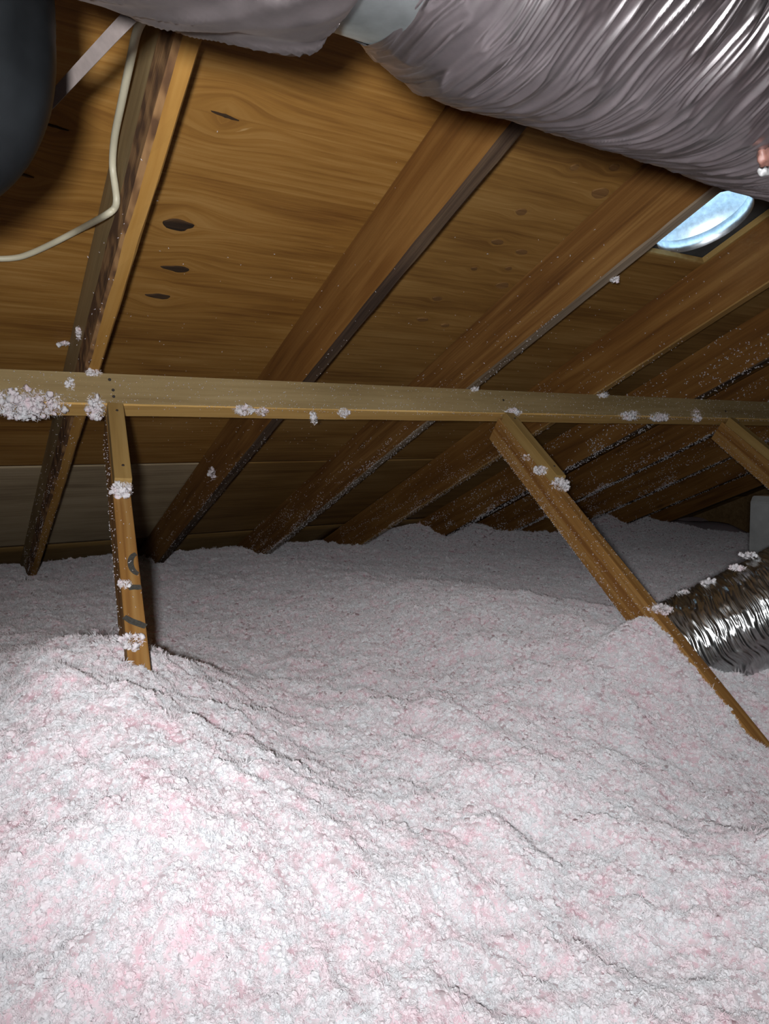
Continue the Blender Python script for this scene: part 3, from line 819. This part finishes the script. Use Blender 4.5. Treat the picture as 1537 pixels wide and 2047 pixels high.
# sheet-metal box behind it
def bent_box(name, c, hx, hy, z0, z1, cham, mat):
    bm = bmesh.new()
    prof = [(-hx, z0), (-hx, z1 - cham), (-hx + cham * 0.6, z1), (hx, z1), (hx, z0)]
    f = [bm.verts.new((c[0] + x, c[1] - hy, z)) for x, z in prof]; b_ = [bm.verts.new((c[0] + x, c[1] + hy, z)) for x, z in prof]
    n = len(prof)
    bm.faces.new(f); bm.faces.new(b_[::-1])
    for i in range(n): bm.faces.new((f[i], b_[i], b_[(i + 1) % n], f[(i + 1) % n]))
    bmesh.ops.recalc_face_normals(bm, faces=bm.faces[:])
    bmesh.ops.bevel(bm, geom=bm.edges[:], offset=0.003, segments=2, affect='EDGES')
    return bm_obj(name, bm, mat)
mb = empty('metal_box', (2.56, 1.42, -0.60))
tag(mb, 'upright galvanised sheet metal box at right edge behind shiny duct', 'metal box')
rel(mb, bent_box('body', (2.615, 1.43), 0.15, 0.12, -0.62, -0.172, 0.022, M['galv_light']))
rel(mb, bent_box('seam_flange', (2.470, 1.305), 0.006, 0.006, -0.60, -0.19, 0.002, M['foil_bright']))

# ------------------------------------------------------------------ roof vent
vent = empty('roof_vent', tuple(s2w((1.967, 1.042, DECK))), ROT)
tag(vent, 'round metal roof vent glowing with daylight between two rafters', 'roof vent')
VR = 0.139
def ring_plate(r, x0, x1, y0, y1, z0, z1):
    n = 64
    t = np.linspace(0, 2 * np.pi, n, endpoint=False)
    inner = np.stack([np.cos(t) * r, np.sin(t) * r], -1)
    k = np.minimum(np.where(np.cos(t) > 0, x1, -x0) / np.maximum(abs(np.cos(t)), 1e-6), np.where(np.sin(t) > 0, y1, -y0) / np.maximum(abs(np.sin(t)), 1e-6))
    outer = np.stack([np.cos(t) * k, np.sin(t) * k], -1)
    V = np.r_[np.c_[inner, np.full(n, z0)], np.c_[outer, np.full(n, z0)], np.c_[inner, np.full(n, z1)], np.c_[outer, np.full(n, z1)]]
    F = []
    for i in range(n):
        j = (i + 1) % n
        F += [(i, j, n + j, n + i), (2 * n + i, 3 * n + i, 3 * n + j, 2 * n + j), (i, 2 * n + i, 2 * n + j, j), (n + i, n + j, 3 * n + j, 3 * n + i)]
    me = mesh_np('flange', V, F); return me
link('flange', ring_plate(VR, -0.24, 0.26, -0.26, 0.22, 0.0145, 0.018), M['flange'], vent)
def lathe(name, prof, n, mat, parent, off=(0, 0)):
    t = np.linspace(0, 2 * np.pi, n, endpoint=False)
    V = np.concatenate([np.stack([np.cos(t) * r + off[0], np.sin(t) * r + off[1], np.full(n, z)], -1) for r, z in prof])
    F = []
    for a in range(len(prof) - 1):
        for i in range(n):
            j = (i + 1) % n; F.append((a * n + i, a * n + j, (a + 1) * n + j, (a + 1) * n + i))
    o = link(name, mesh_np(name, V, F, True), mat, parent)
    md = o.modifiers.new('t', 'SOLIDIFY'); md.thickness = 0.001; md.offset = 0
    return o
lathe('collar', [(VR, 0.0135), (VR, 0.055), (VR + 0.004, 0.06)], 64, M['vent_metal'], vent)
lathe('cap', [(0.23, 0.075), (0.228, 0.10), (0.205, 0.135), (0.16, 0.16), (0.09, 0.176), (0.002, 0.182)], 64, M['vent_metal'], vent)
for k in range(3):
    a_ = math.radians(70 + 45 * k)
    bm = box_bm(-0.006, 0.006, -0.001, 0.001, 0, 0.125)
    for v in bm.verts:
        q = Vector((v.co.x, v.co.y + 0.143, v.co.z + 0.018)); v.co = Vector((q.x * math.cos(a_) - q.y * math.sin(a_), q.x * math.sin(a_) + q.y * math.cos(a_), q.z))
    bm_obj('bracket', bm, M['vent_metal'], vent)
cx0, cs0 = 1.967, 1.042
for (a, b_, c, d_) in ((HOLE[0] - .05, HOLE[1] + 0.0, HOLE[3] - 0.001, HOLE[3] + 0.007), (HOLE[1] - 0.0085, HOLE[1] - 0.0005, HOLE[2], HOLE[3] + .006)):
    bm = box_bm(a - cx0, b_ - cx0, c - cs0, d_ - cs0, -0.006, 0.013, 0.0008)
    bm_obj('frame_strip', bm, M['scab'], vent)

# ------------------------------------------------------------------ cream cable
def cable(name, pts, r, mat, flat=1.0, n=140, seg=12):
    C, u = smooth_path(pts, n)
    T = np.gradient(C, axis=0); T /= np.linalg.norm(T, axis=1)[:, None]
    n0 = np.array((1.0, 0, 0)); Ns = []
    for t in T:
        n0 = n0 - t * (n0 @ t); n0 /= np.linalg.norm(n0); Ns.append(n0)
    Ns = np.array(Ns); B = np.cross(T, Ns)
    th = np.linspace(0, 2 * np.pi, seg, endpoint=False)
    V = C[:, None] + Ns[:, None] * (np.cos(th) * r * flat)[None, :, None] + B[:, None] * (np.sin(th) * r)[None, :, None]
    idx = np.arange(n * seg).reshape(n, seg); a = idx[:-1]; b = idx[1:]
    F = np.stack([a, b, np.roll(b, -1, 1), np.roll(a, -1, 1)], -1).reshape(-1, 4)
    faces = [tuple(f) for f in F.tolist()] + [tuple(idx[0]), tuple(idx[-1][::-1])]
    return link(name, mesh_np(name, V.reshape(-1, 3), faces, True), mat)
def deckpt(px, py, n): return s2w(roof_pt(px, py, n))
def on_x(px, py, X):
    d = ray(px, py); return d * X / d[0]
cb = cable('electric_cable', [deckpt(330, -60, 1.0), deckpt(298, 18, 1.0), deckpt(275, 60, 1.02), deckpt(260, 125, 1.04), deckpt(243, 205, 1.06), deckpt(229, 275, 1.075), on_x(225, 330, 0.296), on_x(230, 372, 0.300), on_x(233, 400, 0.3015), on_x(228, 417, 0.300), on_x(208, 432, 0.286), deckpt(160, 458, 1.115), deckpt(110, 484, 1.128), deckpt(60, 507, 1.134), deckpt(25, 516, 1.135), deckpt(-40, 518, 1.135), deckpt(-160, 522, 1.135)], 0.0066, M['cable'])
tag(cb, 'cream electric cable drooping beside the leftmost rafter', 'cable')

# ------------------------------------------------------------------ clumps of fluff caught on the timber
def ico(sub):
    bm = bmesh.new(); bmesh.ops.create_icosphere(bm, subdivisions=sub, radius=1)
    V = np.array([v.co[:] for v in bm.verts]); F = np.array([[v.index for v in f.verts] for f in bm.faces]); bm.free()
    return V, F
IV, IF = ico(2)
def clump_mesh(name, size, count, seed, blob=0.007):
    """fluffy heap: knobbly nodules plus stray fibres; size = half extents (x, y, z)"""
    rr = np.random.default_rng(seed)
    Vs, Fs, o = [], [], 0
    for k in range(count * 2):
        d = rr.normal(size=3); d /= np.linalg.norm(d)
        c = d * rr.random() ** 0.45 * np.array(size) * 1.1
        if vnoise(c[0] * 75 + seed, c[1] * 75, c[2] * 75) < -0.12: continue
        r = blob * (0.25 + 0.65 * rr.random() ** 1.5)
        V = IV * r
        q = c * 300 + V * 260
        V = V * (1 + 0.9 * vnoise(q[:, 0], q[:, 1], q[:, 2]))[:, None] + c
        Vs.append(V); Fs.append(IF + o); o += len(V)
    for k in range(count * 14):
        d = rr.normal(size=3); d /= np.linalg.norm(d)
        c = d * np.array(size) * (0.55 + 0.65 * rr.random())
        t = rr.normal(size=3); t /= np.linalg.norm(t); l = blob * (0.5 + 1.2 * rr.random()); w_ = rr.normal(size=3) * 0.0005
        Vs.append(np.array([c - t * l / 2, c + w_, c + t * l / 2, c - w_])); Fs.append(np.array([[0, 1, 2], [0, 2, 3]]) + o); o += 4
    return mesh_np(name, np.concatenate(Vs), np.concatenate(Fs), False)
def clump(pos, size, count, label, seed, blob=0.007, group='fluff clumps caught on the timber'):
    o = link('insulation_clump', clump_mesh('insulation_clump', size, count, seed, blob), M['fluff'])
    o.location = tuple(pos)
    return tag(o, label, 'insulation clump', group)
pf = lambda x, y: s2w(purlin_face(x, y) + np.array([0, -0.004, 0]))
clump(pf(55, 810) , (0.082, 0.016, 0.034), 150, 'largest white fluff heap on the purlin at left photo edge', 1, 0.009)
clump(pf(190, 815), (0.022, 0.012, 0.030), 42, 'white fluff clump on purlin just left of left brace top', 2)
clump(pf(140, 772), (0.010, 0.006, 0.020), 14, 'small fluff tuft on purlin face above the largest heap', 3, 0.006)
clump(pf(486, 821), (0.028, 0.010, 0.014), 34, 'white fluff clump on purlin below the reddish rafter', 4)
clump(pf(522, 824), (0.017, 0.009, 0.012), 18, 'small fluff tuft just right of the clump under reddish rafter', 5, 0.006)
clump(pf(626, 836), (0.011, 0.008, 0.020), 16, 'fluff tuft hanging below lower edge of purlin mid span', 6, 0.006)
clump(pf(686, 826), (0.018, 0.009, 0.013), 22, 'fluff clump on purlin edge near middle of photo', 7, 0.006)
clump(pf(945, 777), (0.018, 0.012, 0.011), 20, 'fluff puff on top edge of purlin by streaky rafter', 8)
clump(pf(1024, 825), (0.034, 0.012, 0.013), 36, 'white fluff clump on purlin above the middle brace', 9)
clump(pf(1203, 790), (0.030, 0.014, 0.012), 24, 'fluff puff on top edge of purlin by tan-edged rafter', 10)
clump(pf(1258, 832), (0.060, 0.010, 0.018), 34, 'left of three dim fluff streaks on right part of purlin', 11, 0.008)
clump(pf(1318, 834), (0.055, 0.010, 0.018), 34, 'middle of three dim fluff streaks on right part of purlin', 12, 0.008)
clump(pf(1390, 832), (0.030, 0.010, 0.028), 18, 'right of three dim fluff streaks on right part of purlin', 13, 0.008)
def brace_pt(key, t, side, up): return BTOP[key] + BV * t + BSIDE * side + BUP * up
clump(brace_pt('L', -0.330, -0.002, 0.016), (0.022, 0.016, 0.017), 40, 'white fluff clump at lower end of left scab block', 14)
clump(brace_pt('L', -0.618, -0.012, 0.004), (0.011, 0.014, 0.008), 20, 'small fluff clump beside ink strokes on left brace', 15, 0.006)
clump(brace_pt('L', -0.765, -0.010, 0.004), (0.020, 0.024, 0.012), 34, 'fluff clump at foot of left brace over lowest ink stroke', 16)
clump(brace_pt('R', -0.375, -0.004, 0.012), (0.020, 0.034, 0.022), 46, 'white fluff clump at lower end of middle brace block', 17)
clump(brace_pt('R', -0.290, -0.022, 0.004), (0.010, 0.030, 0.014), 22, 'fluff streak along left side of middle brace block', 18)
clump(brace_pt('R', -0.200, -0.020, -0.010), (0.008, 0.020, 0.010), 14, 'small fluff tuft high on face of middle brace', 19, 0.006)
clump(brace_pt('R', -0.905, 0.0, 0.010), (0.026, 0.030, 0.012), 40, 'fluff tuft lying across middle brace beside shiny duct', 20)
rl = lambda px, py, n, dx: s2w(roof_pt(px, py, n) + np.array([dx, 0, -0.003]))
clump(rl(425, 945, 1.02, -0.004), (0.010, 0.030, 0.024), 16, 'small fluff tuft low on the reddish brown rafter face', 21, 0.008)
clump(rl(160, 664, 1.06, -0.004), (0.006, 0.018, 0.018), 14, 'small fluff tuft on leftmost rafter above the purlin', 22, 0.006)
clump(rl(126, 685, 1.139, 0), (0.014, 0.022, 0.005), 10, 'tiny fluff tuft on plywood left of leftmost rafter', 23, 0.006)
clump(rl(188, 743, 0.955, 0), (0.020, 0.012, 0.008), 18, 'fluff tuft where orange rafter underside meets the purlin', 24, 0.006)
clump(rl(1228, 556, 0.957, 0), (0.010, 0.012, 0.008), 10, 'tiny fluff puff on lower edge of streaky rafter', 25, 0.007)
# clumps on the shiny duct and round its buried end
for i, (px, py, d, sz, ct, lb) in enumerate([
    (1350, 1212, 2.00, (0.035, 0.03, 0.03), 46, 'fluff heap at buried left end of shiny duct'),
    (1372, 1190, 1.99, (0.030, 0.03, 0.02), 34, 'fluff clump on duct top next to its buried end'),
    (1420, 1165, 1.95, (0.030, 0.03, 0.012), 24, 'fluff clump on crown of shiny duct'),
    (1472, 1135, 1.90, (0.022, 0.024, 0.010), 16, 'smaller fluff clump further up crown of shiny duct'),
    (1497, 1110, 1.93, (0.026, 0.024, 0.012), 16, 'highest fluff clump on shiny duct near metal box')]):
    clump(at_depth(px, py, d), tuple(q * 0.8 for q in sz), ct, lb, 40 + i, 0.0062, 'fluff clumps on the shiny duct')

# ------------------------------------------------------------------ fine fluff dust on the timber (uncountable)
def dust(name, pts, nrm, size, seed, label, sizes=None):
    rr = np.random.default_rng(seed)
    Vs, Fs, o = [], [], 0
    pts = np.asarray(pts); k = len(pts)
    for rep in range(3):
        t = rr.normal(size=(k, 3)); t /= np.linalg.norm(t, axis=1)[:, None]
        w_ = np.cross(t, rr.normal(size=(k, 3))); w_ /= np.linalg.norm(w_, axis=1)[:, None]
        l = (size if sizes is None else sizes[:, None]) * (0.35 + 1.0 * rr.random(k) ** 2)[:, None]
        c = pts + np.asarray(nrm) * (l * 0.25)
        v = np.stack([c - t * l, c + w_ * l * 0.28, c + t * l, c - w_ * l * 0.28, c + np.cross(t, w_) * l * 0.35], 1)
        Vs.append(v.reshape(-1, 3))
        base = (np.arange(k) * 5)[:, None, None] + o
        Fs.append((np.array([[0, 1, 4], [1, 2, 4], [2, 3, 4], [3, 0, 4], [0, 2, 1], [0, 3, 2]])[None] + base).reshape(-1, 3)); o += k * 5
    obj = link(name, mesh_np(name, np.concatenate(Vs), np.concatenate(Fs)), M['fluff'])
    return tag(obj, label, 'fluff', None, 'stuff')
pts, nr, szs = [], [], []
DUST_SIZE = 0.003
rr = np.random.default_rng(5)
def add(p_slope, nrm_slope):
    szs.append(np.full(len(p_slope), DUST_SIZE)); pts.append(np.array([s2w(p) for p in p_slope])); nn = s2w(nrm_slope); nr.append(np.tile(nn, (len(p_slope), 1)))
for k in range(0, 8):
    x0 = RX0 + RSP * k
    DUST_SIZE = 0.0026 if k < 2 else 0.0034 if k < 4 else 0.0062
    amt = {0: 420, 1: 420, 2: 1500, 3: 1500, 4: 1500, 5: 1800, 6: 1400, 7: 500}[k]
    s = 1.0 + 3.0 * rr.random(amt * 3) ** (0.42 if k < 2 else 0.5 if k < 4 else 0.7)
    h = RH * rr.random(amt * 3) ** (2.2)
    m = rr.random(amt * 3) < 0.05 + 0.95 * np.clip(0.35 + 1.1 * vnoise(s * 9, h * 45, k * 3.3), 0, 1) ** 2
    s, h = s[m][:amt], h[m][:amt]
    add(np.stack([np.full(len(s), x0 - 0.0005), s, DECK - RH + h], -1), (-1, 0, 0))
    s2_ = 1.3 + 2.7 * rr.random(amt // 2) ** 0.6
    add(np.stack([x0 + RW * rr.random(len(s2_)), s2_, np.full(len(s2_), DECK - RH - 0.0005)], -1), (0, 0, -1))
DUST_SIZE = 0.0028
# purlin near face and underside
c = 1500
x = -0.1 + 4.4 * rr.random(c); hh = rr.random(c) ** 1.3
add(np.stack([x, np.full(c, PS0 - 0.001), PN0 + hh * (PN1 - PN0)], -1), (0, -1, 0))
c = 480; x = 0.3 + 4.0 * rr.random(c) ** 0.8
add(np.stack([x, PS0 + 0.02 * rr.random(c), np.full(c, PN0 - 0.001)], -1), (0, 0, -1))
c = 420; x = 0.3 + 2.2 * rr.random(c)
add(np.stack([x, 1.0 + 1.7 * rr.random(c) ** 0.6, np.full(c, DECK + 0.0005)], -1), (0, 0, -1))
def addw(P, nn):
    szs.append(np.full(len(P), DUST_SIZE)); pts.append(P); nr.append(np.tile(nn, (len(P), 1)))
for key, c in (('L', 150), ('R', 620), ('T', 500)):
    t = -1.15 * rr.random(c); u = rr.random(c)
    addw(BTOP[key] + BV * t[:, None] - BSIDE * 0.0195 - BUP * (0.089 * u)[:, None], -BSIDE)
    t = -1.15 * rr.random(c // 3)
    addw(BTOP[key] + BV * t[:, None] + BSIDE * (0.038 * (rr.random(c // 3) - .5))[:, None] + BUP * 0.0005, BUP)
    t = -1.0 * rr.random(c // 2)
    addw(BTOP[key] + BV * t[:, None] - BSIDE * 0.0195 - BUP * (0.089 * (1 - rr.random(c // 2) ** 3 * .3))[:, None], -BSIDE)
dust('fluff_dust', np.concatenate(pts), np.concatenate(nr), 0.0030, 77, 'fine pink-white fluff dust sprinkled over the rafters, purlin and braces', np.concatenate(szs))

# glints of glass fibre on the purlin face, painted as pale orange flecks
g_pts, g_n = [], []
c = 420; x = 0.05 + 2.6 * rr.random(c) ** 1.3
h = np.clip(0.72 + 0.2 * rr.normal(size=c), 0.05, 0.98)
gp = np.array([s2w(p) for p in np.stack([x, np.full(c, PS0 - 0.0012), PN0 + h * (PN1 - PN0)], -1)])
M['glint'] = simple('painted_fibre_glint', (0.95, 0.62, 0.26), 0.5, 0.0, 0.1, 40)
go_ = dust('fibre_glints', gp, np.tile(s2w((0, -1, 0)), (c, 1)), 0.0011, 88, 'tiny painted golden glints of fibre scattered over the purlin face')
go_.data.materials[0] = M['glint']
